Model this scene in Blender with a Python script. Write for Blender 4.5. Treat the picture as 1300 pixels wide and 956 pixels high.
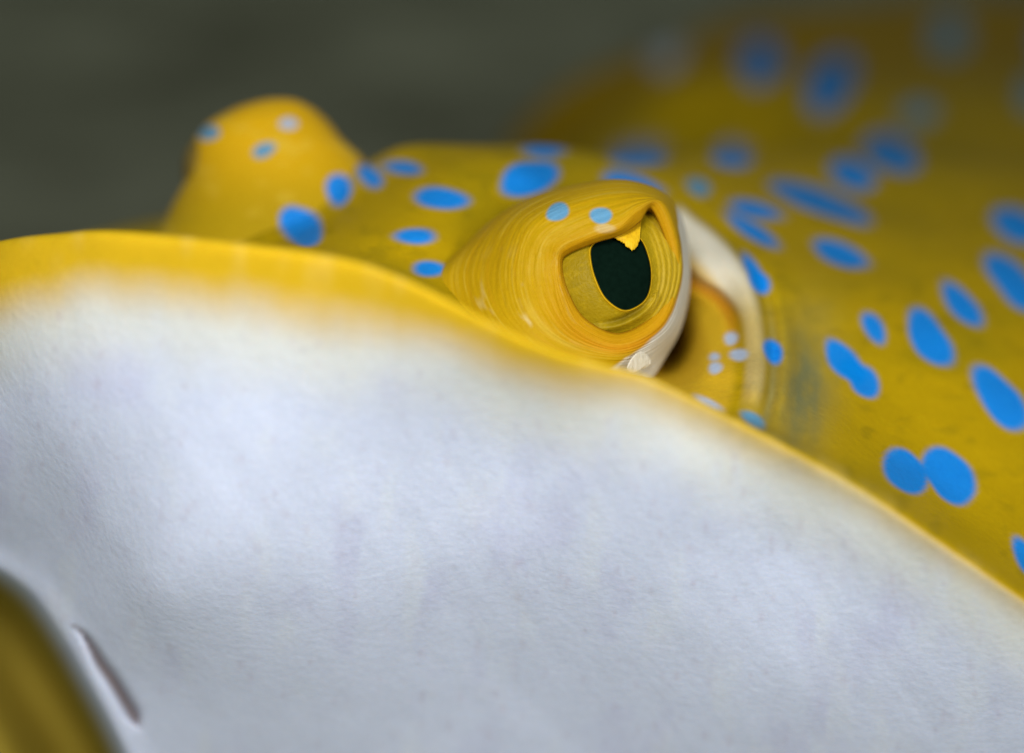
import bpy, math
import numpy as np
from mathutils import Vector, Matrix

# ------------------------------------------------------------------ camera, world, lamps, exposure
W0, H0 = 1300.0, 956.0            # size of the photograph
FPX = 1857.0                      # focal length in photograph pixels
PITCH = math.radians(20.0)        # the camera looks down at the ray
HC = 0.155                        # camera height above the sea floor, metres
CP, SP = math.cos(PITCH), math.sin(PITCH)

scene = bpy.context.scene
for o in list(bpy.data.objects):
    bpy.data.objects.remove(o)

cam = bpy.data.cameras.new('camera')
cam.sensor_width = 36.0
cam.lens = 36.0 * FPX / W0
cam.clip_start = 0.005
cam.clip_end = 100.0
cam.dof.use_dof = True
cam.dof.focus_distance = 0.1975
cam.dof.aperture_fstop = cam.lens / 11.0
cam_o = bpy.data.objects.new('camera', cam)
scene.collection.objects.link(cam_o)
cam_o.location = (0, 0, HC)
cam_o.rotation_euler = (math.pi / 2 - PITCH, 0, 0)
scene.camera = cam_o

world = bpy.data.worlds.new('World')
scene.world = world
world.use_nodes = True
bg = world.node_tree.nodes['Background']
bg.inputs['Color'].default_value = (0.50, 0.53, 0.44, 1)
bg.inputs['Strength'].default_value = 0.31


def cam_to_world(x, y, z):
    return Vector((x, y * CP + z * SP, HC - y * SP + z * CP))


def strobe(name, pos, aim, size, watts, col):
    l = bpy.data.lights.new(name, 'AREA')
    l.shape = 'DISK'
    l.size = size
    l.energy = watts
    l.color = col
    o = bpy.data.objects.new(name, l)
    scene.collection.objects.link(o)
    p, a = cam_to_world(*pos), cam_to_world(*aim)
    o.location = p
    o.rotation_euler = (a - p).to_track_quat('-Z', 'Y').to_euler()
    return o


strobe('strobe', (-0.03, -0.045, 0.068), (0.0, 0.2, -0.005), 0.075, 0.66, (1.0, 0.985, 0.97))
strobe('strobe', (0.13, -0.06, 0.01), (0.02, 0.2, -0.01), 0.08, 0.40, (1.0, 0.985, 0.97))

vs = scene.view_settings
vs.view_transform = 'Standard'
vs.look = 'None'
vs.exposure = 0.0
vs.gamma = 1.0

# ------------------------------------------------------------------ numeric helpers


def to_world(px, py, d):
    """points seen at photograph pixel (px, py) at distance d along the view axis"""
    x = (px - W0 / 2) / FPX * d
    z = -(py - H0 / 2) / FPX * d
    return np.stack([x, d * CP + z * SP, HC - d * SP + z * CP], -1)


def to_pix(P):
    d = P[..., 1] * CP - (P[..., 2] - HC) * SP
    z = P[..., 1] * SP + (P[..., 2] - HC) * CP
    return P[..., 0] / d * FPX + W0 / 2, -z / d * FPX + H0 / 2, d


def view_shift(P, dd):
    """move points along the line of sight by dd metres (+ is away)"""
    C = np.array([0, 0, HC])
    v = P - C
    r = np.linalg.norm(v, axis=-1, keepdims=True)
    return P + v / r * dd[..., None]


def catmull(K, t, periodic=False):
    """Catmull-Rom through rows of K at parameters t (0..n-1, or 0..n when periodic)"""
    K = np.asarray(K, float)
    n = len(K)
    i = np.floor(t).astype(int)
    if not periodic:
        i = np.clip(i, 0, n - 2)
    f = (t - i)
    f = f.reshape(f.shape + (1,) * (K.ndim - 1))
    if periodic:
        g = lambda k: K[(i + k) % n]
    else:
        def g(k):
            j = i + k
            lo, hi = j < 0, j > n - 1
            v = K[np.clip(j, 0, n - 1)].copy()
            if lo.any():
                v[lo] = 2 * K[0] - K[1]
            if hi.any():
                v[hi] = 2 * K[-1] - K[-2]
            return v
    a, b, c, d = g(-1), g(0), g(1), g(2)
    return 0.5 * ((2 * b) + (c - a) * f + (2 * a - 5 * b + 4 * c - d) * f ** 2 + (3 * b - a - 3 * c + d) * f ** 3)


class TPS:
    def __init__(self, pts, val, lam=0.0):
        pts = np.asarray(pts, float)
        self.p = pts
        n = len(pts)
        K = self.k(np.linalg.norm(pts[:, None] - pts[None], axis=-1)) + lam * np.eye(n)
        A = np.zeros((n + 3, n + 3))
        A[:n, :n] = K
        A[:n, n] = 1
        A[:n, n + 1:] = pts
        A[n, :n] = 1
        A[n + 1:, :n] = pts.T
        b = np.zeros(n + 3)
        b[:n] = val
        self.w = np.linalg.solve(A, b)

    @staticmethod
    def k(r):
        return np.where(r > 1e-9, r * r * np.log(np.maximum(r, 1e-9)), 0.0)

    def __call__(self, x, y):
        out = self.w[-3] + self.w[-2] * x + self.w[-1] * y
        for (a, b), w in zip(self.p, self.w[:-3]):
            out = out + w * self.k(np.hypot(x - a, y - b))
        return out


def sstep(a, b, x):
    t = np.clip((x - a) / (b - a), 0, 1)
    return t * t * (3 - 2 * t)


def vnoise(x, y, seed=0, px=None):
    """2D value noise in -1..1; px makes it periodic in x"""
    rng = np.random.RandomState(seed)
    T = rng.rand(256, 256) * 2 - 1
    xi, yi = np.floor(x).astype(int), np.floor(y).astype(int)
    fx, fy = x - xi, y - yi
    fx, fy = fx * fx * (3 - 2 * fx), fy * fy * (3 - 2 * fy)

    def h(i, j):
        if px:
            i = i % px
        return T[i % 256, j % 256]
    return ((h(xi, yi) * (1 - fx) + h(xi + 1, yi) * fx) * (1 - fy)
            + (h(xi, yi + 1) * (1 - fx) + h(xi + 1, yi + 1) * fx) * fy)


def fbm(x, y, seed=0, oct=4, px=None):
    o, a, s = 0, 1.0, 0
    for k in range(oct):
        o = o + a * vnoise(x * 2 ** k, y * 2 ** k, seed + k, px * 2 ** k if px else None)
        s += a
        a *= 0.5
    return o / s


def poly_dist(px, py, K):
    """distance to a polyline, side sign (+ is right of travel in image), and 0..1 along it"""
    K = np.asarray(K, float)
    best = np.full(px.shape, 1e9)
    side = np.zeros(px.shape)
    along = np.zeros(px.shape)
    n = len(K) - 1
    for i in range(n):
        a, b = K[i], K[i + 1]
        e = b - a
        t = np.clip(((px - a[0]) * e[0] + (py - a[1]) * e[1]) / (e @ e), 0, 1)
        dx, dy = px - a[0] - t * e[0], py - a[1] - t * e[1]
        d = np.hypot(dx, dy)
        m = d < best
        best = np.where(m, d, best)
        side = np.where(m, np.sign(e[0] * dy - e[1] * dx), side)
        along = np.where(m, (i + t) / n, along)
    return best, side, along


def smooth_curve(K, n):
    K = np.asarray(K, float)
    return catmull(K, np.linspace(0, len(K) - 1, n))


def mix(a, b, w):
    return a * (1 - w[..., None]) + np.asarray(b) * w[..., None]


# ------------------------------------------------------------------ mesh helpers
def grid_faces(nr, nc, wrap=False):
    r = np.arange(nr - 1)[:, None]
    c = np.arange(nc if wrap else nc - 1)[None]
    c1 = (c + 1) % nc
    return np.stack([r * nc + c, r * nc + c1, (r + 1) * nc + c1, (r + 1) * nc + c], -1).reshape(-1, 4)


def make_mesh(name, V, F, mat, parent=None, col=None, uv=None, flip=False, extra=None):
    V = np.asarray(V, float).reshape(-1, 3)
    origin = np.array(parent.matrix_world.translation) if parent else np.zeros(3)
    F = np.asarray(F)
    if flip:
        F = F[:, ::-1]
    me = bpy.data.meshes.new(name)
    me.vertices.add(len(V))
    me.vertices.foreach_set('co', (V - ROOT_LOC if parent else V).ravel())
    me.loops.add(F.size)
    me.loops.foreach_set('vertex_index', F.ravel())
    me.polygons.add(len(F))
    me.polygons.foreach_set('loop_start', np.arange(0, F.size, F.shape[1]))
    me.polygons.foreach_set('loop_total', np.full(len(F), F.shape[1]))
    me.update()
    me.polygons.foreach_set('use_smooth', np.ones(len(F), bool))
    if col is not None:
        c = np.ones((len(V), 4))
        c[:, :3] = np.clip(col.reshape(-1, 3), 0, 1)
        a = me.color_attributes.new('skin', 'FLOAT_COLOR', 'POINT')
        a.data.foreach_set('color', c.ravel())
    if extra is not None:
        a = me.attributes.new('ring', 'FLOAT_VECTOR', 'POINT')
        a.data.foreach_set('vector', np.ascontiguousarray(extra.reshape(-1, 3), dtype=np.float32).ravel())
    if uv is not None:
        l = me.uv_layers.new(name='uv')
        l.data.foreach_set('uv', uv.reshape(-1, 2)[F.ravel()].ravel())
    me.validate()
    me.materials.append(mat)
    o = bpy.data.objects.new(name, me)
    scene.collection.objects.link(o)
    if parent:
        o.parent = parent
    return o


def skin_material(name, rough=0.5, spec=0.3, grain=0.06, bump=0.0002, bump_scale=900.0,
                  uv_bump=None, sss=0.0, pores=False):
    m = bpy.data.materials.new(name)
    m.use_nodes = True
    nt = m.node_tree
    N, L = nt.nodes, nt.links
    p = N['Principled BSDF']
    p.inputs['Roughness'].default_value = rough
    p.inputs['Specular IOR Level'].default_value = spec
    at = N.new('ShaderNodeAttribute')
    at.attribute_name = 'skin'
    tc = N.new('ShaderNodeTexCoord')
    n1 = N.new('ShaderNodeTexNoise')
    n1.inputs['Scale'].default_value = 1500.0
    n1.inputs['Detail'].default_value = 3.0
    L.new(tc.outputs['Object'], n1.inputs['Vector'])
    n2 = N.new('ShaderNodeTexNoise')
    n2.inputs['Scale'].default_value = 140.0
    n2.inputs['Detail'].default_value = 4.0
    L.new(tc.outputs['Object'], n2.inputs['Vector'])
    add = N.new('ShaderNodeMath')
    add.operation = 'ADD'
    L.new(n1.outputs['Fac'], add.inputs[0])
    L.new(n2.outputs['Fac'], add.inputs[1])
    mr = N.new('ShaderNodeMapRange')
    mr.inputs['From Min'].default_value = 0.6
    mr.inputs['From Max'].default_value = 1.4
    mr.inputs['To Min'].default_value = 1.0 - grain
    mr.inputs['To Max'].default_value = 1.0 + grain
    L.new(add.outputs[0], mr.inputs['Value'])
    mul = N.new('ShaderNodeVectorMath')
    mul.operation = 'SCALE'
    L.new(at.outputs['Color'], mul.inputs[0])
    L.new(mr.outputs['Result'], mul.inputs['Scale'])
    L.new(mul.outputs['Vector'], p.inputs['Base Color'])
    nb = N.new('ShaderNodeTexNoise')
    nb.inputs['Scale'].default_value = bump_scale
    nb.inputs['Detail'].default_value = 4.0
    L.new(tc.outputs['Object'], nb.inputs['Vector'])
    b = N.new('ShaderNodeBump')
    b.inputs['Strength'].default_value = 1.0
    b.inputs['Distance'].default_value = bump
    L.new(nb.outputs['Fac'], b.inputs['Height'])
    last = b
    if uv_bump:
        su, sv, dist = uv_bump
        mp = N.new('ShaderNodeMapping')
        mp.inputs['Scale'].default_value = (su, sv, 1)
        ring = N.new('ShaderNodeAttribute')
        ring.attribute_name = 'ring'
        L.new(ring.outputs['Vector'], mp.inputs['Vector'])
        nw = N.new('ShaderNodeTexNoise')
        nw.inputs['Scale'].default_value = 1.0
        nw.inputs['Detail'].default_value = 3.0
        nw.inputs['Distortion'].default_value = 0.4
        L.new(mp.outputs['Vector'], nw.inputs['Vector'])
        b2 = N.new('ShaderNodeBump')
        b2.inputs['Strength'].default_value = 1.0
        b2.inputs['Distance'].default_value = dist
        L.new(nw.outputs['Fac'], b2.inputs['Height'])
        L.new(b.outputs['Normal'], b2.inputs['Normal'])
        last = b2
    L.new(last.outputs['Normal'], p.inputs['Normal'])
    if sss:
        p.inputs['Subsurface Weight'].default_value = sss
        p.inputs['Subsurface Radius'].default_value = (1.0, 0.7, 0.5)
        p.inputs['Subsurface Scale'].default_value = 0.0025
    return m


MAT_BODY = skin_material('ray_skin', rough=0.6, spec=0.05, grain=0.07, bump=0.0001, bump_scale=850.0, sss=0.25)
MAT_MOUND = skin_material('eyelid_skin', rough=0.55, spec=0.09, grain=0.06, bump=0.00004, bump_scale=1600.0,
                          uv_bump=(1.0, 1.0, 0.00014), sss=0.12)
MAT_FAR = skin_material('far_eyelid_skin', rough=0.55, spec=0.2, grain=0.05, sss=0.15)
MAT_IRIS = skin_material('iris', rough=0.5, spec=0.12, grain=0.12, bump=0.00012, bump_scale=2600.0)
MAT_FLAP = skin_material('pupil_flap', rough=0.5, spec=0.15, grain=0.15, bump=0.0001, bump_scale=2600.0)
MAT_PUPIL = skin_material('pupil', rough=0.6, spec=0.0, grain=0.3, bump=0.00002, bump_scale=900.0)

# ------------------------------------------------------------------ sea floor
def build_seabed():
    n = 260
    q = np.linspace(-1, 1, n)
    ax = np.sign(q) * (np.abs(q) ** 3) * 14 + q * 0.8
    X, Y = np.meshgrid(ax, ax + 1.0)
    R = np.hypot(X - 0.05, Y - 0.35)
    Z = 0.10 * fbm(X * 1.6 + 9, Y * 1.6 + 4, 11, 5) * sstep(0.4, 1.3, R) + 0.006 * fbm(X * 9, Y * 9, 31, 3)
    Z = Z - 0.036 + 0.05 * sstep(1.5, 4, R)
    m = bpy.data.materials.new('sea_floor')
    m.use_nodes = True
    N, L = m.node_tree.nodes, m.node_tree.links
    p = N['Principled BSDF']
    p.inputs['Roughness'].default_value = 0.9
    p.inputs['Specular IOR Level'].default_value = 0.1
    tc = N.new('ShaderNodeTexCoord')
    a = N.new('ShaderNodeTexNoise')
    a.inputs['Scale'].default_value = 4.5
    a.inputs['Detail'].default_value = 8.0
    a.inputs['Roughness'].default_value = 0.65
    L.new(tc.outputs['Object'], a.inputs['Vector'])
    cr = N.new('ShaderNodeValToRGB')
    cr.color_ramp.elements[0].position = 0.3
    cr.color_ramp.elements[0].color = (0.16, 0.165, 0.12, 1)
    cr.color_ramp.elements[1].position = 0.72
    cr.color_ramp.elements[1].color = (0.46, 0.48, 0.39, 1)
    L.new(a.outputs['Fac'], cr.inputs['Fac'])
    L.new(cr.outputs['Color'], p.inputs['Base Color'])
    g = N.new('ShaderNodeTexNoise')
    g.inputs['Scale'].default_value = 160.0
    g.inputs['Detail'].default_value = 6.0
    L.new(tc.outputs['Object'], g.inputs['Vector'])
    b = N.new('ShaderNodeBump')
    b.inputs['Distance'].default_value = 0.004
    L.new(g.outputs['Fac'], b.inputs['Height'])
    L.new(b.outputs['Normal'], p.inputs['Normal'])
    o = make_mesh('seabed', np.stack([X, Y, Z], -1), grid_faces(n, n), m)
    o['kind'] = 'structure'
    o['label'] = 'dim grey green sandy sea floor behind the ray'
    return o


ROOT_LOC = np.array([0.06, 0.36, 0.0])
build_seabed()

# ------------------------------------------------------------------ the ray
ray = bpy.data.objects.new('stingray', None)
ray.empty_display_size = 0.05
scene.collection.objects.link(ray)
ray.location = ROOT_LOC
ray['label'] = 'yellow stingray with bright blue spots and white underside lifting its snout'
ray['category'] = 'stingray'

YEL = np.array([0.40, 0.265, 0.002])
YEL2 = np.array([0.25, 0.19, 0.003])
ORG = np.array([0.48, 0.225, 0.004])
WHT = np.array([0.55, 0.605, 0.75])
CRM = np.array([0.62, 0.64, 0.62])
BLU = np.array([0.001, 0.215, 0.70])
BLU2 = np.array([0.10, 0.28, 0.46])
PALE = np.array([0.38, 0.46, 0.62])

# px, py, half length, half width, turn (degrees, clockwise in the picture), colour
SPOTS = [
    (383, 287, 29, 22, 25, 0), (430, 241, 16, 21, -12, 0), (470, 224, 20, 10, 38, 0), (512, 213, 24, 8, 8, 0),
    (559, 252, 34, 13, 2, 0), (527, 300, 25, 9, 0, 0), (545, 341, 22, 9, 2, 0), (670, 227, 39, 21, -14, 0),
    (690, 191, 26, 7, 0, 0), (812, 200, 32, 10, 0, 0), (803, 234, 40, 12, 14, 0), (887, 237, 15, 11, 20, 1),
    (930, 200, 24, 12, 0, 0), (959, 266, 33, 9, 14, 0), (955, 293, 37, 9, 31, 0), (1043, 257, 66, 14, 19, 0),
    (1068, 323, 36, 14, 20, 0), (1130, 195, 38, 20, 20, 0), (1082, 222, 29, 18, 20, 0), (957, 345, 25, 9, 62, 0),
    (964, 358, 16, 12, 62, 0), (981, 446, 15, 11, 60, 0), (1109, 416, 21, 11, 62, 0), (1069, 456, 29, 17, 48, 0), (1083, 471, 20, 13, 48, 0),
    (1098, 486, 22, 16, 60, 0), (1180, 430, 42, 20, 54, 0), (1221, 387, 35, 15, 50, 0), (1285, 358, 44, 20, 52, 0),
    (1271, 507, 48, 24, 52, 0), (1150, 599, 34, 23, 48, 0), (1204, 603, 43, 25, 55, 0), (1302, 708, 26, 12, 60, 0),
    (956, 533, 16, 8, 32, 1), (1292, 287, 34, 19, 30, 0), (966, 77, 27, 27, 0, 0), (1055, 107, 42, 25, -62, 0),
    (1205, 45, 24, 26, 20, 1), (1167, 143, 24, 15, 0, 1), (845, 65, 22, 26, 0, 2),
    (900, 513, 17, 6, 28, 2), (1310, 120, 16, 24, 0, 1),
    (928, 430, 9, 8, 0, 2), (938, 450, 11, 8, 0, 2), (907, 453, 6, 5, 0, 2), (908, 467, 8, 7, 0, 2),
    (1400, 440, 48, 26, 55, 0), (1380, 600, 46, 26, 55, 0), (1420, 250, 44, 24, 35, 0), (1350, 60, 34, 26, 20, 0),
    (1490, 150, 40, 24, 30, 0), (1500, 560, 46, 24, 55, 0), (1390, 730, 40, 22, 50, 0), (1080, -60, 40, 26, 0, 0),
    (1250, -60, 40, 26, 0, 0),
]
MOUND_SPOTS = [(708, 269, 15, 10, -22, 1), (763, 274, 13, 10, 10, 1), (768, 290, 12, 6, 0, 3)]
FAR_SPOTS = [(266, 169, 13, 9, -10, 1), (336, 190, 15, 9, -18, 1), (366, 157, 11, 8, 0, 2), (383, 287, 29, 22, 25, 0),
             (430, 241, 16, 21, -12, 0), (470, 224, 20, 10, 38, 0), (512, 213, 24, 8, 8, 0)]
SPOT_COL = [BLU, BLU2, PALE, np.array([0.52, 0.42, 0.22])]


def paint_spots(col, px, py, spots, soft=2.0, guard=None):
    for (cx, cy, a, b, ang, k) in spots:
        c, s = math.cos(math.radians(ang)), math.sin(math.radians(ang))
        u, v = (px - cx), (py - cy)
        m = (np.abs(u) < 90) & (np.abs(v) < 90)
        if guard is not None:
            m &= guard(cx, cy)
        if not m.any():
            continue
        u, v = u[m], v[m]
        x, y = u * c + v * s, -u * s + v * c
        th = np.arctan2(y / b, x / a)
        wob = 1 + 0.05 * np.sin(2 * th + cx) + 0.035 * np.sin(3 * th + cy)
        r = np.hypot(x / a, y / b) / (wob + .09 * vnoise(px[m] / 26, py[m] / 26, 77))
        w = sstep(1 + soft / min(a, b), 1 - soft / min(a, b), r)
        w = w * (0.98 if k != 3 else 0.55)
        # a faintly paler core, as on the living animal
        cc = SPOT_COL[k] * (1 + 0.0 * r)[:, None]
        col[m] = col[m] * (1 - w[:, None]) + cc * w[:, None]
    return col


# ---- margin of the disc (snout and fin edge), seen as the ridge across the picture
MARGIN = [(-430, 552, .320), (-330, 455, .268), (-220, 385, .232), (-110, 328, .205), (0, 300, .190), (70, 291, .184), (140, 288, .179),
          (300, 302, .173), (430, 319, .171), (500, 340, .171), (560, 368, .1715), (620, 400, .172), (700, 437, .1735), (760, 454, .175), (820, 470, .1765),
          (900, 508, .179), (1000, 564, .181), (1100, 622, .183), (1200, 690, .185), (1300, 759, .188),
          (1400, 826, .193), (1500, 885, .199), (1600, 930, .208), (1700, 965, .218)]
MARGIN = np.array(MARGIN)
MARGIN[:, 2] -= np.interp(MARGIN[:, 0], [100, 400, 1250, 1500], [0, .0028, .0040, .002])
_ms = np.linspace(0, len(MARGIN) - 1, 4000)
_mc = catmull(MARGIN, _ms)


def margin_at(mx):
    return np.stack([np.interp(mx, _mc[:, 0], _mc[:, k]) for k in range(3)], -1)


def graded(x0, x1, dens):
    """positions from x0 to x1 with local spacing dens(x)"""
    out, x = [x0], x0
    while x < x1:
        x += dens(x)
        out.append(x)
    out[-1] = x1
    return np.array(out)


FAR_D = .247
FAR_SL = np.array([(126.5, 356, 360), (128, 341, 374), (131, 325, 384), (139, 302, 398), (150, 280, 410), (162, 262, 421), (180, 250, 437), (191, 247, 449),
                   (212, 243, 468), (238, 235, 490), (278, 214, 520), (330, 188, 556), (400, 160, 580)], float)


def build_body():
    mx = graded(-430, 1700, lambda x: 2.3 if 800 < x < 1050 else (3.4 if 430 < x < 1260 else (5.0 if -20 < x < 1320 else 9.0)))
    nc = len(mx)
    M = margin_at(mx)
    Mw = to_world(M[:, 0], M[:, 1], M[:, 2])
    # rear outline of the disc, lying on the sea floor
    Bk = np.array([(-.19, .345), (-.16, .385), (-.12, .405), (-.075, .43), (-.03, .47), (-.005, .54), (.005, .66), (.04, .84),
                   (.15, .95), (.31, .92), (.42, .74), (.40, .50), (.29, .33), (.20, .245), (.13, .205)])
    tt = (mx - mx[0]) / (mx[-1] - mx[0])
    Bxy = catmull(Bk, tt * (len(Bk) - 1))
    # control heights of the back
    ctl = [(545, 341, .206), (527, 300, .211), (560, 252, .220), (670, 227, .226), (600, 188, .243), (500, 190, .245), (700, 186, .250),
           (383, 290, .233), (440, 240, .243), (330, 300, .232), (800, 205, .256), (800, 300, .230), (700, 350, .216), (850, 430, .210), (930, 470, .198),
           (960, 350, .219), (960, 270, .25), (930, 200, .288), (1080, 470, .212), (1070, 325, .245), (1050, 250, .287), (1180, 430, .224),
           (1180, 600, .204), (1270, 505, .219), (1300, 640, .208), (1285, 358, .25), (1290, 285, .282), (1130, 195, .335), (1300, 200, .37),
           (1167, 143, .43), (1055, 107, .50), (966, 77, .56), (1205, 45, .61), (1300, 0, .70), (905, 30, .64), (850, 120, .44),
           (560, 392, .188), (640, 440, .186), (720, 468, .186), (800, 492, .188), (880, 520, .190), (600, 197, .262), (700, 195, .268), (500, 205, .262), (600, 218, .285), (700, 214, .29), (290, 330, .23), (1420, 440, .25), (1500, 300, .31), (1500, 640, .225)]
    ctl = np.array(ctl, float)
    cw = to_world(ctl[:, 0], ctl[:, 1], ctl[:, 2])
    mk = margin_at(np.arange(-420, 1700, 55.0))
    mw = to_world(mk[:, 0], mk[:, 1], mk[:, 2])
    ex = np.array([(-.02, .325, .082), (-.02, .40, .040), (.03, .345, .083), (.03, .41, .052), (.015, .48, .055), (.010, .57, .055),
                   (-.07, .335, .062), (-.09, .28, .080), (-.12, .31, .052), (-.13, .36, .03), (.30, .66, .075), (.27, .45, .075),
                   (.20, .33, .07)])
    bw = np.concatenate([Bk, np.full((len(Bk), 1), .012)], 1)[1:-1]
    allp = np.concatenate([cw, mw, ex, bw])
    Zd = TPS(allp[:, :2], allp[:, 2], lam=2e-6)

    # ---- back rows
    dist = np.concatenate([np.arange(0, .085, .00034), graded(.085, .17, lambda x: .0007), graded(.1707, .42, lambda x: .0022)])
    L = np.linalg.norm(Bxy - Mw[:, :2], axis=1)
    smax = dist[-1]
    # fine absolute spacing at the front, stretched so that the last row reaches the outline
    k = np.minimum(L / smax, 1.0)
    S = dist[:, None] * k[None]
    S = S + (L - S[-1])[None] * sstep(.17, 1.0, dist / smax)[:, None]
    f = S / L[None]
    XY = Mw[None, :, :2] * (1 - f[..., None]) + Bxy[None] * f[..., None]
    Z = Zd(XY[..., 0], XY[..., 1])
    Z0 = Zd(Mw[:, 0], Mw[:, 1])
    Z = Z + (Mw[:, 2] - Z0)[None] * np.exp(-S / .01)
    Z = np.maximum(Z, .010 + .03 * sstep(0, .05, L[None] - S) * 0)
    D = np.concatenate([XY, Z[..., None]], -1)

    # ---- underside rows, from the margin down to the foot of the belly
    Fk = np.array([(-430, 575, .33), (-300, 720, .30), (-150, 900, .262), (0, 1050, .242), (300, 1060, .234), (650, 1060, .234),
                   (1000, 1060, .227), (1300, 1055, .217), (1500, 1030, .212), (1700, 990, .221)])
    Fo = np.stack([np.interp(mx, Fk[:, 0], Fk[:, j]) for j in range(3)], -1)
    uc = [(650, 500, .179), (650, 600, .188), (650, 700, .195), (650, 867, .214), (200, 420, .181), (200, 600, .188), (200, 750, .197), (200, 867, .214),
          (0, 420, .193), (0, 560, .202), (0, 700, .220), (1000, 700, .190), (1000, 867, .203), (1300, 867, .195), (1300, 956, .205), (430, 420, .175), (430, 600, .187),
          (430, 760, .198), (850, 600, .182), (850, 780, .198), (1150, 760, .190), (-110, 450, .212), (-110, 650, .226)]
    uc = np.array(uc, float)
    pts = np.concatenate([uc, mk, Fk])
    Du = TPS(pts[:, :2] / 1000, pts[:, 2], lam=1e-5)
    nu = 320
    g = np.linspace(0, 1, nu) ** 1.25
    UX = M[None, :, 0] * (1 - g[:, None]) + Fo[None, :, 0] * g[:, None]
    UY = M[None, :, 1] * (1 - g[:, None]) + Fo[None, :, 1] * g[:, None]
    UD = Du(UX / 1000, UY / 1000)
    UD = UD + (M[:, 2] - UD[0])[None] * np.exp(-g[:, None] / .05)
    # nasal fold at the lower left: the white skin ends in a lip, behind it the recess before the mouth
    G = smooth_curve([(-260, 640), (-120, 688), (-40, 712), (0, 730), (35, 757), (60, 790), (82, 825), (103, 862), (140, 930), (170, 1000), (190, 1080)], 60)
    gd, gs, ga = poly_dist(UX, UY, G)
    below = gd * gs                                            # positive: past the lip
    UD = UD - .001 * np.exp(-((below + 12) / 16) ** 2) + .070 * sstep(-8, 34, below) - .030 * sstep(45, 150, below)
    # slit of the nostril
    SL = smooth_curve([(92, 793), (104, 803), (116, 820), (128, 842), (146, 868), (168, 905), (178, 925)], 40)
    sd, ss, sa = poly_dist(UX, UY, SL)
    sw = 1.2 + 5.5 * sstep(0, .7, sa) * (1 - sstep(.8, 1.0, sa))
    UD = UD + .0034 * np.exp(-(sd / sw) ** 2) * sstep(0, .3, sa)
    # soft fold near the left border
    FL = smooth_curve([(30, 395), (18, 440), (40, 520), (70, 600), (95, 680), (105, 760)], 40)
    fd, fs, fa = poly_dist(UX, UY, FL)
    UD = UD + .0012 * sstep(-44, 44, fd * fs) * np.sin(np.clip(fa, 0, 1) * math.pi)
    # faint muscle streaks and dimples
    UD = UD + .00012 * fbm(UX / 60, UY / 170, 5, 3) + .00014 * fbm((UX * .82 - UY * .57) / 34, (UX * .57 + UY * .82) / 210, 8, 3) * sstep(380, 620, UY)
    U = to_world(UX, UY, UD)

    # ---- belly rows on the sea floor back to the outline
    foot = U[-1]
    nb = 60
    h = np.linspace(0, 1, nb + 1)[1:] ** 2.0
    Bw = np.concatenate([Bxy, np.full((nc, 1), .010)], 1)
    BE = foot[None] * (1 - h[:, None, None]) + Bw[None] * h[:, None, None]
    BE[..., 2] = np.minimum(BE[..., 2], foot[None, :, 2] * (1 - sstep(0, .15, h))[:, None] - .032 * (sstep(0, .3, h) * (1 - sstep(.6, .98, h)))[:, None])
    BE[..., 2] = np.maximum(BE[..., 2], -.032) * (1 - (h[:, None] > .98)) + .006 * (h[:, None] > .98)

    P = np.concatenate([BE[::-1], U[::-1], D[1:]], 0)
    im = nb + nu - 1                                           # row of the margin
    # round the ridge of the margin
    Q = P.copy()
    arc = np.zeros(P.shape[:2])
    seg = np.linalg.norm(np.diff(P, axis=0), axis=-1)
    arc[1:] = np.cumsum(seg, 0)
    arc = np.abs(arc - arc[im][None])
    wgt = np.exp(-(arc / .0075) ** 2)[..., None]
    lo, hi = im - 90, im + 90
    for it in range(260):
        sub = Q[lo - 1:hi + 1]
        Q[lo:hi] = Q[lo:hi] + wgt[lo:hi] * (0.25 * sub[:-2] + 0.5 * sub[1:-1] + 0.25 * sub[2:] - Q[lo:hi])
    # round the foot of the belly
    cum = np.concatenate([np.zeros((1, nc)), np.cumsum(np.linalg.norm(np.diff(Q, axis=0), axis=-1), 0)])
    wf = np.exp(-((cum - cum[nb][None]) / .010) ** 2)[..., None]
    for it in range(160):
        Q[1:im - 90] += wf[1:im - 90] * (.25 * Q[0:im - 91] + .25 * Q[2:im - 89] - .5 * Q[1:im - 90])
    P = Q
    nr = P.shape[0]
    rows = np.arange(nr)
    dorsal = (rows > im)[:, None] & np.ones(nc, bool)[None]

    # ---- spiracle behind the near eye: raised rim, hollow floor, deep opening under the eye
    px, py, dd = to_pix(P)
    RIM = smooth_curve([(852, 262), (876, 283), (898, 299), (922, 322), (943, 352), (957, 388), (964, 430), (965, 470), (961, 505), (950, 545)], 70)
    reg = dorsal & (px > 760) & (px < 1180) & (py > 230) & (py < 640) & (dd < .27)
    rd, rs, ra = poly_dist(px[reg], py[reg], RIM)
    sd_ = rd * rs                                              # positive: inside the hollow (left of the rim)
    fade = sstep(0.0, .06, ra) * (1 - .8 * sstep(.86, 1.0, ra))
    wr = 15 + 8 * (1 - sstep(.25, .6, ra))
    tp = 1 - sstep(.3, .6, ra)
    hh = np.zeros_like(sd_)
    hh += -.0024 * np.exp(-((sd_ - 3) / wr) ** 2) * fade
    hh += .0060 * sstep(14 + 26 * tp, 58 + 34 * tp, sd_) * fade * (.3 + .7 * (1 - sstep(.4, .7, ra)))
    hh += .0030 * np.exp(-((sd_ - (30 + 24 * tp)) / 8) ** 2) * fade * (1 - sstep(.55, .8, ra))
    hh += .030 * np.exp(-(((px[reg] - 848) / 28) ** 2 + ((py[reg] - 440) / 42) ** 2))
    hh += .0016 * np.exp(-((sd_ + 16) / 8) ** 2) * fade
    hh += -.0012 * np.exp(-((sd_ + 34) / 10) ** 2) * fade * sstep(.4, .7, ra)
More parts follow.
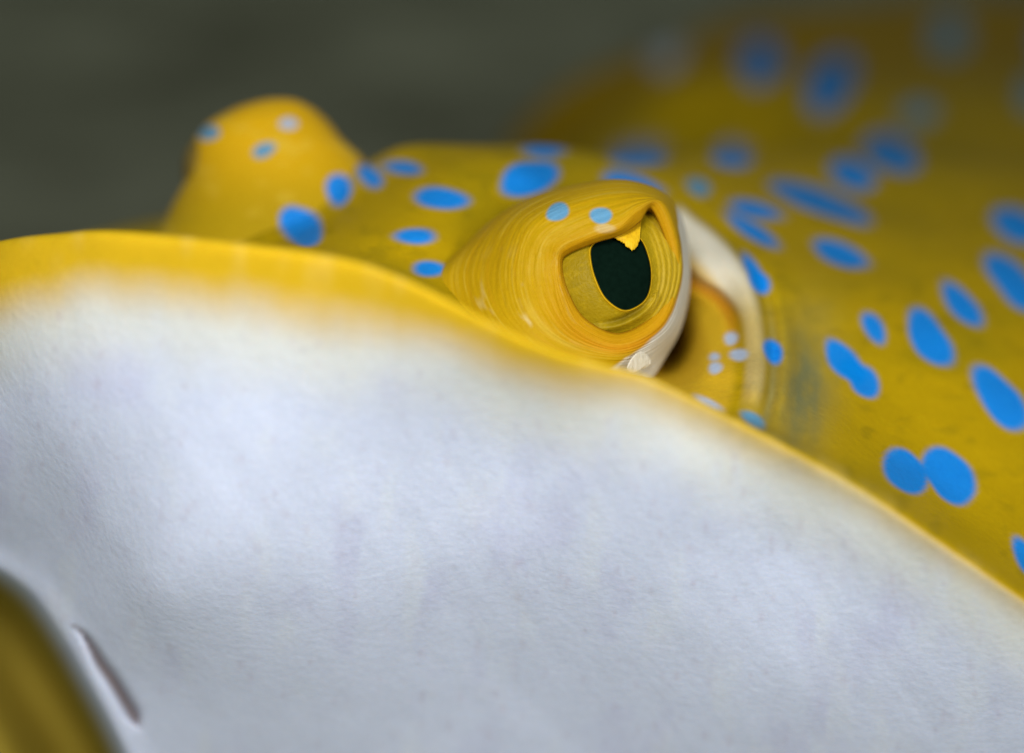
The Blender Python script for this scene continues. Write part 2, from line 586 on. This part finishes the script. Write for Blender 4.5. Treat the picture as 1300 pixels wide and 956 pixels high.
    hh += .0022 * np.exp(-((sd_ + 66) / 26) ** 2) * sstep(.5, .8, ra)
    dep = np.zeros(P.shape[:2])
    dep[reg] = hh
    # low swells of the back
    dep += np.where(dorsal, .0012 * fbm(px / 120, py / 60, 21, 3) * sstep(0, .02, arc[:nr]), 0)
    # fillet where the far eye mound grows out of the head
    xl, xr = np.interp(py, FAR_SL[:, 0], FAR_SL[:, 1]), np.interp(py, FAR_SL[:, 0], FAR_SL[:, 2])
    hf = np.maximum((xr - xl) / 2, 1)
    e2 = 1 - ((px - (xl + xr) / 2) / hf) ** 2
    dm = FAR_D + .0012 - hf * FAR_D / FPX * .85 * np.sqrt(np.clip(e2, 0, 1)) + .02 * np.clip(-e2, 0, 2)
    kk = .022
    hq = np.clip(.5 + .5 * (dm - dd) / kk, 0, 1)
    sm = dm * (1 - hq) + dd * hq - kk * hq * (1 - hq)
    far = dorsal & (px < 640) & (py > 126) & (py < 420) & (dd < FAR_D + .03) & (dd > .195)
    dep = dep + np.where(far, (sm - dd) * sstep(640, 560, px) * sstep(FAR_D + .03, FAR_D + .012, dd) * sstep(.195, .207, dd), 0)
    P = view_shift(P, dep)
    px, py, dd = to_pix(P)

    # ---- colour
    n1 = fbm(px / 150, py / 90, 41, 4)
    col = np.empty(P.shape)
    col[:] = YEL
    col = mix(col, YEL2, sstep(-.1, .6, n1) * .6 + .25 * sstep(.03, .12, arc))
    col = mix(col, np.array([.17, .135, .004]), np.clip(sstep(.1, .6, fbm(px / 22, py / 14, 43, 4)) * .30, 0, 1))
    # browner towards the hind part of the disc
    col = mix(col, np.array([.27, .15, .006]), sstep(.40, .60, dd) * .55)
    # underside
    yb = np.interp(px, [-200, 0, 130, 300, 450, 600, 750, 900, 1050, 1200, 1400], [110, 92, 78, 84, 88, 58, 46, 34, 24, 15, 12])
    my = np.interp(px, _mc[:, 0], _mc[:, 1])
    streak = fbm(px / 22, py / 260, 51, 3) * 7 + fbm(px / 110, py / 110, 52, 3) * 14
    q = py - my - yb + streak * np.clip(yb / 80, .2, 1)
    und = (rows <= im + 40)[:, None]
    uw = sstep(-38, 42, q) * und * sstep(.0, .0012, arc * (rows < im)[:, None])
    w2 = sstep(20, 130, q + 12 * fbm(px / 40, py / 160, 57, 3))
    uc_ = mix(np.broadcast_to(CRM, P.shape), WHT, w2)
    mot = fbm(px / 55, py / 95, 61, 4)
    uc_ = mix(uc_, np.array([.46, .48, .66]), sstep(.05, .6, mot) * .42 * w2)
    uc_ = mix(uc_, np.array([.60, .65, .73]), sstep(.1, .7, fbm(px / 26, py / 80, 63, 3)) * .45)
    # paler yellow on the upturned edge
    edge = sstep(-130, -55, q) * sstep(im + 24.0, im - 14.0, rows)[:, None]
    col = mix(col, np.array([.70, .44, .015]), np.clip(edge, 0, 1) * np.interp(px, [0, 650, 1000], [.8, .8, .18]))
    col = mix(col, np.array([.70, .56, .22]), np.clip(sstep(.15, .6, fbm(px / 34, py / 120, 71, 3)) * und * (rows < im + 25)[:, None] * sstep(.012, .0, arc) * .15, 0, 1))
    col = uc_ * uw[..., None] + col * (1 - uw[..., None])
    # pores
    rng = np.random.RandomState(4)
    for i in range(420):
        cx, cy = rng.uniform(20, 1280), rng.uniform(400, 950)
        r = rng.uniform(2.2, 4.4)
        m = (rows < im)[:, None] & (np.abs(px - cx) < 12) & (np.abs(py - cy) < 12)
        if m.any():
            w = np.exp(-(np.hypot(px[m] - cx, (py[m] - cy) * .6) / r) ** 2) * rng.uniform(.08, .32) * uw[m]
            col[m] = col[m] * (1 - w[:, None]) + np.array([.42, .36, .44]) * w[:, None]
    # beyond the nasal lip the skin is olive yellow; the nostril is brown inside
    gd, gs, ga = poly_dist(px, py, G)
    bl = sstep(-2, 14, gd * gs) * (rows < im)[:, None]
    col = mix(col, np.array([.36, .27, .035]), bl)
    sd, ss, sa = poly_dist(px, py, SL)
    col = mix(col, np.array([.10, .045, .012]), np.exp(-(sd / (1.5 + 5.5 * sstep(0, .6, sa) * (1 - sstep(.85, 1.0, sa)))) ** 2) * .9 * (rows < im)[:, None])
    # spiracle: white rim, orange hollow
    rd, rs, ra = poly_dist(px, py, RIM)
    s2 = rd * rs
    near = dorsal & (dd < .27)
    top = 1 - sstep(.34, .62, ra)
    band = sstep(-11, -2, s2) * (1 - sstep(13 + 26 * top, 24 + 34 * top, s2))
    band = band * sstep(.0, .05, ra) * (1 - sstep(.80, .98, ra)) * near
    col = mix(col, np.array([.76, .72, .60]), band * np.clip(.20 + .72 * top, 0, 1))
    ins = sstep(24, 40, s2) * (s2 < 150) * near * (py > 300)
    col = mix(col, np.array([.58, .36, .02]), ins * .7)
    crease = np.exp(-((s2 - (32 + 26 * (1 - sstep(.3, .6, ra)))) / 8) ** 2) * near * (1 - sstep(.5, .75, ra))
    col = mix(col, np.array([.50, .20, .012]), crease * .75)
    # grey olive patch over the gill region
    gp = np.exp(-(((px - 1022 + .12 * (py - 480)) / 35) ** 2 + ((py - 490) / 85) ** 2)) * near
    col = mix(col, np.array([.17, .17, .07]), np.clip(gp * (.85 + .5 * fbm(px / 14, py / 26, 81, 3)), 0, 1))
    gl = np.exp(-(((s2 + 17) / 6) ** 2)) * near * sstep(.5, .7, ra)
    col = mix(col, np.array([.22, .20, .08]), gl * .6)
    guard = lambda cx, cy: dorsal & (dd < (.30 if (cx < 760 and cy > 150) else 9))
    col = paint_spots(col, px, py, SPOTS, 3.6, guard)
    uv = np.stack([px / W0, py / H0], -1)
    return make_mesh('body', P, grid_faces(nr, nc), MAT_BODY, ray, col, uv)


build_body()


# ------------------------------------------------------------------ near eye
def loft(rings, nang, nring, weights=None):
    """rings: list of closed rings, each 12 (px, py, d)"""
    A = np.array(rings, float)                                 # R,12,3
    t = np.linspace(0, 12, nang, endpoint=False)
    B = np.stack([catmull(r, t, True) for r in A])             # R,nang,3
    v = np.linspace(0, len(A) - 1, nring)
    return catmull(B, v), v, t / 12


def build_near_eye():
    c = lambda s, dz, R: [(785 + (x - 785) * s, 352 + (y - 352) * s, d + dz) for x, y, d in R]
    R0 = [(713, 335, .1972), (722, 321, .1966), (757, 307, .1958), (788, 297, .1956), (812, 281, .1966), (828, 265, .1984),
          (849, 318, .2010), (848, 362, .2010), (828, 402, .1992), (785, 424, .1972), (742, 405, .1968), (720, 368, .1970)]
    R1 = [(702, 335, .1960), (710, 312, .1953), (750, 293, .1945), (786, 281, .1943), (811, 262, .1957), (840, 257, .1986),
          (861, 312, .2010), (860, 367, .2010), (837, 415, .1985), (785, 438, .1958), (731, 416, .1955), (708, 372, .1957)]
    R2 = [(650, 350, .1970), (665, 292, .1972), (705, 262, .1978), (770, 243, .1985), (822, 244, .2002), (852, 263, .2030),
          (868, 318, .2055), (869, 374, .2055), (848, 426, .2025), (790, 455, .1960), (715, 442, .1930), (668, 405, .1940)]
    R3 = [(586, 352, .2030), (616, 291, .2060), (675, 250, .2085), (770, 228, .2085), (829, 238, .2100), (862, 268, .2120),
          (875, 320, .2130), (874, 380, .2130), (854, 436, .2100), (800, 474, .1990), (700, 468, .1930), (618, 418, .1960)]
    R4 = [(548, 366, .2060), (594, 315, .2160), (660, 275, .2210), (770, 254, .2260), (832, 264, .2260), (860, 294, .2240),
          (871, 330, .2210), (868, 388, .2190), (848, 446, .2160), (808, 495, .2020), (700, 498, .1950), (592, 444, .1980)]
    R5 = [(570, 385, .2160), (630, 350, .2260), (690, 330, .2320), (770, 320, .2360), (820, 320, .2360), (840, 345, .2340),
          (845, 370, .2310), (840, 410, .2290), (825, 450, .2240), (790, 500, .2120), (700, 510, .2060), (620, 460, .2080)]
    rings = [c(.84, .0052, R0), c(.93, .0042, R0), c(.985, .0015, R0), R0, R1, R2, R3, R4, R5]
    nang, nring = 420, 300
    A, v, u = loft(rings, nang, nring)
    vv = np.repeat(v[:, None], nang, 1)
    uu = np.repeat(u[None], nring, 0)
    px, py, d = A[..., 0], A[..., 1], A[..., 2]
    # concentric folds of the skin
    out = sstep(3.2, 4.2, vv) * (1 - sstep(6.6, 7.4, vv))
    ph = vv * 11.0 + 1.6 * fbm(uu * 9, vv * 1.5, 91, 3, 9) + .8 * fbm(uu * 4, vv * 5, 93, 2, 4)
    leftw = np.exp(-((((uu + .04) % 1) - .04) / .17) ** 2) + np.exp(-((((uu + .5) % 1) - .46) / .13) ** 2)
    fold = np.abs(np.sin(ph * math.pi)) ** .6
    d = d - .00010 * (fold - .6) * out * (.35 + .8 * np.clip(leftw, 0, 1)) + .00007 * fbm(uu * 12, vv * 8, 95, 3, 12) * out
    fold2 = np.abs(np.sin((vv * 4.2 + .5 * fbm(uu * 6, vv, 97, 2, 6)) * math.pi))
    d = d - .00012 * (fold2 - .5) * np.exp(-((vv - 4.45) / .5) ** 2)
    P = to_world(px, py, d)
    # colour
    col = np.empty(P.shape)
    col[:] = np.array([.42, .258, .002])
    col = mix(col, ORG, np.exp(-((vv - 3.5) / .55) ** 2) * .6)
    lowr = np.exp(-(((uu - .72) / .16) ** 2))
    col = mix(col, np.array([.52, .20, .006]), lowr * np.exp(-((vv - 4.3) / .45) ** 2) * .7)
    col = mix(col, np.array([.30, .11, .004]), np.exp(-((vv - 2.75) / .30) ** 2) * .8)  # lid crease darkened: mostly occlusion shade, painted into the colour
    st = fbm(uu * 7, vv * 16, 101, 3, 7)
    col = mix(col, np.array([.56, .40, .05]), sstep(.15, .6, st) * out * .4)
    col = mix(col, np.array([.46, .24, .005]), sstep(.2, .65, -st) * out * .32)
    gr = sstep(.2, .7, fbm(uu * 22, vv * 5, 103, 3, 22)) * np.exp(-((px - 655) / 55) ** 2) * sstep(300, 380, py)
    col = mix(col, np.array([.60, .52, .28]), gr * .6)
    # white skin on the lower right flank
    edge = np.interp(uu, [.36, .41, .46, .52, .58, .64, .69, .745, .79, .84], [9, 5.6, 4.8, 4.4, 4.2, 4.15, 4.30, 4.9, 6.1, 9])
    wf = sstep(-.06, .22, vv - edge + .12 * fbm(uu * 16, vv * 3, 105, 3, 16))
    wl = .82 + .18 * fbm(uu * 8, vv * 22, 107, 3, 8)
    col = mix(col, np.array([.80, .77, .68]), wf)
    col = col * np.where(wf > .3, wl, 1)[..., None]
    col = paint_spots(col, px, py, MOUND_SPOTS, 2.0)
    uv = np.stack([uu, vv / 8], -1)
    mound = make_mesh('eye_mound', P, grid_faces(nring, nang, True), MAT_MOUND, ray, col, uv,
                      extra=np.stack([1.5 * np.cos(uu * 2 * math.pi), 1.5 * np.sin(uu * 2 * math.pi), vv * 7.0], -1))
    mound['label'] = 'wrinkled yellow eyelid mound round the large open eye'

    # ---- eyeball
    R = .0125
    d0 = .1963

    def ball(px, py, push=0.0):
        a, b = (px - 785) * .2 / FPX, (py - 355) * .2 / FPX
        return d0 + R - np.sqrt(np.maximum(R * R - a * a - b * b, 1e-7)) + a * .16 + push

    PU = np.array([(750, 330), (751, 313), (765, 303), (790, 300), (812, 303), (823, 325), (827, 350), (823, 374), (811, 388), (791, 394), (769, 379), (756, 354)], float)
    OUT = np.array([(x, y) for x, y, _ in R0])
    OUT = (OUT - [785, 352]) * 1.22 + [785, 352]
    rr = [np.c_[PU * .97 + np.array([788, 348]) * .03, np.full(12, 1.0)], np.c_[PU, np.zeros(12)]]
    for f in (.12, .3, .55, .8, 1.0):
        rr.append(np.c_[PU * (1 - f) + OUT * f, np.zeros(12)])
    A, v, u = loft(rr, 300, 120)
    vv = np.repeat(v[:, None], 300, 1)
    uu = np.repeat(u[None], 120, 0)
    px, py = A[..., 0], A[..., 1]
    push = A[..., 2] * .0009
    d = ball(px, py) + push
    d = d - .00022 * np.exp(-((vv - 1.15) / .22) ** 2)
    # fold under the pupil and ring shaped creases on the right
    CR = smooth_curve([(762, 411), (780, 408), (798, 401), (814, 391), (826, 378)], 30)
    cd, cs, ca = poly_dist(px, py, CR)
    d = d + .0005 * np.exp(-(cd / 4.0) ** 2) * np.sin(np.clip(ca, .02, .98) * math.pi) - .0006 * np.exp(-((cd - 7) / 5) ** 2) * (cs > 0)
    rg = sstep(.36, .44, uu) * (1 - sstep(.62, .7, uu))
    d = d - .00007 * np.sin(vv * 9) * rg * sstep(2, 3.5, vv)
    P = to_world(px, py, d)
    col = np.empty(P.shape)
    col[:] = np.array([.27, .185, .003])
    ra_ = fbm(uu * 90, vv * 1.5, 121, 3, 90)
    col = mix(col, np.array([.38, .26, .004]), sstep(0, .6, ra_) * .4)
    mo = fbm(px / 9, py / 9, 123, 4)
    col = mix(col, np.array([.22, .16, .005]), sstep(.05, .55, mo) * .35 * sstep(1.4, 2.6, vv))
    col = mix(col, np.array([.10, .07, .004]), np.exp(-(cd / 3.5) ** 2) * np.sin(np.clip(ca, .02, .98) * math.pi) * .7)  # crease shadow below the pupil, put into the iris colour
    col = mix(col, np.array([.66, .40, .008]), np.exp(-((vv - 1.1) / .3) ** 2) * .9)
    col = mix(col, np.array([.50, .33, .012]), rg * sstep(2.0, 3.2, vv) * .6)
    ll = np.abs(np.sin(vv * 6 + 3.5 * fbm(uu * 9, vv, 125, 3, 9))) ** 6
    col = mix(col, np.array([.50, .40, .10]), ll * rg * sstep(2.5, 3.5, vv) * .18)
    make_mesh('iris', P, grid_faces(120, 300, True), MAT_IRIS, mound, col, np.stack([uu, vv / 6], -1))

    # ---- pupil
    rr = []
    for f in (.0, .35, .7, 1.0, 1.03):
        rr.append(np.c_[(PU - [788, 348]) * f + [788, 348], np.zeros(12)])
    A, v, u = loft(rr, 120, 40)
    px, py = A[..., 0], A[..., 1]
    P = to_world(px, py, ball(px, py, .0006))
    col = np.empty(P.shape)
    col[:] = np.array([.0022, .0075, .0048])
    make_mesh('pupil', P, grid_faces(40, 120, True), MAT_PUPIL, mound, col, np.stack([px / 100, py / 100], -1))

    # ---- jagged golden flap hanging over the pupil
    top = [(776, 297), (783, 293), (790, 291), (797, 289), (804, 286), (809, 283), (814, 281)]
    low = [(780, 303), (788, 307), (793, 310), (798, 315), (803, 318.5), (808, 314), (812, 306)]
    lowj = []
    rng = np.random.RandomState(2)
    tl = np.linspace(0, 6, 40)
    lc = catmull(np.array(low, float), tl)
    lc[:, 1] += rng.uniform(-1.5, 1.5, 40)
    lc[:, 0] += rng.uniform(-.7, .7, 40)
    tc_ = catmull(np.array(top, float), tl)
    vs_ = np.linspace(0, 1, 14)
    G = tc_[None] * (1 - vs_[:, None, None]) + lc[None] * vs_[:, None, None]
    front = ball(G[..., 0], G[..., 1], -.0006) - .0004 * np.sin(vs_ * math.pi)[:, None]
    back = ball(G[..., 0], G[..., 1], -.0001)
    PF, PB = to_world(G[..., 0], G[..., 1], front), to_world(G[..., 0], G[..., 1], back)
    # closed shell: front grid, then back grid joined along the lower edge
    P = np.concatenate([PF, PB[::-1]], 0)
    col = np.empty(P.shape)
    col[:] = np.array([.68, .42, .010])
    nz = fbm(np.concatenate([G, G[::-1]])[..., 0] / 4, np.concatenate([G, G[::-1]])[..., 1] / 4, 131, 3)
    col = mix(col, np.array([.50, .27, .006]), sstep(0, .5, nz) * .6)
    make_mesh('pupil_flap', P, grid_faces(28, 40), MAT_FLAP, mound, col, np.zeros(P.shape[:2] + (2,)))

    # ---- small curled white skin fold below the eye
    a = np.linspace(0, 2 * math.pi, 48, endpoint=False)
    ring = []
    s = np.linspace(0, 1, 40)
    cx = 797 + 28 * s
    cy = 467 - 4 * np.sin(s * math.pi) - 8 * s
    cd_ = .1945 + .006 * s
    rad = 11.5 * np.sqrt(np.clip(np.sin(np.clip(s, .004, .992) * math.pi * .96 + .06), 0.01, 1))
    for i in range(40):
        rr_ = rad[i] * (1 + .10 * np.sin(3 * a + s[i] * 6) + .05 * np.sin(7 * a + s[i] * 9))
        ring.append(np.stack([cx[i] + rr_ * np.sin(a) * .25, cy[i] + rr_ * np.cos(a), cd_[i] + rr_ * np.sin(a) * .0001], -1))
    A = np.array(ring)
    P = to_world(A[..., 0], A[..., 1], A[..., 2])
    col = np.empty(P.shape)
    col[:] = np.array([.78, .72, .58])
    fold = make_mesh('skin_fold', P, grid_faces(40, 48, True), MAT_FAR, mound, col, np.zeros(P.shape[:2] + (2,)))
    fold['label'] = 'small curled white fold of skin below the eye'
    return mound


build_near_eye()


# ------------------------------------------------------------------ far eye
def build_far_eye():
    d0, sl = FAR_D, FAR_SL
    t = np.linspace(0, len(sl) - 1, 150)
    S = catmull(sl, t)
    na = 220
    a = np.linspace(0, 2 * math.pi, na, endpoint=False)
    mid, half = (S[:, 1] + S[:, 2]) / 2, (S[:, 2] - S[:, 1]) / 2
    px = mid[:, None] + half[:, None] * np.cos(a)[None]
    py = np.repeat(S[:, 0][:, None], na, 1)
    dep = half * d0 / FPX * .85
    d = d0 + dep[:, None] * np.sin(a)[None]
    # keep the outline where it is seen: positions are laid out at the axis depth
    x = (px - 650) / FPX * d0
    z = -(py - 478) / FPX * d0
    x = x + .0003 * fbm(a[None] * 4 / math.pi, py / 20, 141, 3)
    P = np.stack([x, d * CP + z * SP, HC - d * SP + z * CP], -1)
    qx, qy, qd = to_pix(P)
    col = np.empty(P.shape)
    col[:] = np.array([.64, .37, .003])
    col = mix(col, YEL, sstep(170, 290, qy))
    col = mix(col, np.array([.64, .46, .05]), sstep(.1, .6, fbm(qx / 30, qy / 18, 143, 3)) * .4)
    front = (np.sin(a) < .15)[None] & np.ones((150, 1), bool)
    col = paint_spots(col, qx, qy, FAR_SPOTS, 2.0, lambda cx, cy: front)
    o = make_mesh('eye_mound', P, grid_faces(150, na, True), MAT_FAR, ray, col, np.stack([qx / 1000, qy / 1000], -1), flip=True)
    o['label'] = 'smooth yellow eye mound with three small pale blue spots'
    # its eye looks away to the side; only the bulge of the ball shows past the lid

    def cap(name, cx, cy, cd, rx, ry, lo, hi, colr, mat):
        u = np.linspace(0, 2 * math.pi, 60, endpoint=False)
        w = np.linspace(lo, hi, 24)
        ax = -np.cos(w)[:, None] * np.ones(60)[None]
        r = np.sin(w)[:, None]
        bx, bz = r * np.cos(u)[None], r * np.sin(u)[None]
        k = d0 / FPX
        x = (cx - 650) * k + rx * k * ax
        y = cd + ry * k * bx
        z = -(cy - 478) * k + ry * k * bz
        Q = np.stack([x, y * CP + z * SP, HC - y * SP + z * CP], -1)
        c = np.empty(Q.shape)
        c[:] = colr
        make_mesh(name, Q, grid_faces(24, 60, True), mat, o, c, np.zeros(Q.shape[:2] + (2,)))
    cap('iris', 262, 218, d0 - .001, 26, 44, .45, 1.57, np.array([.16, .11, .02]), MAT_IRIS)
    cap('pupil', 262, 218, d0 - .001, 26.3, 44.3, .01, .46, np.array([.005, .008, .006]), MAT_PUPIL)


build_far_eye()
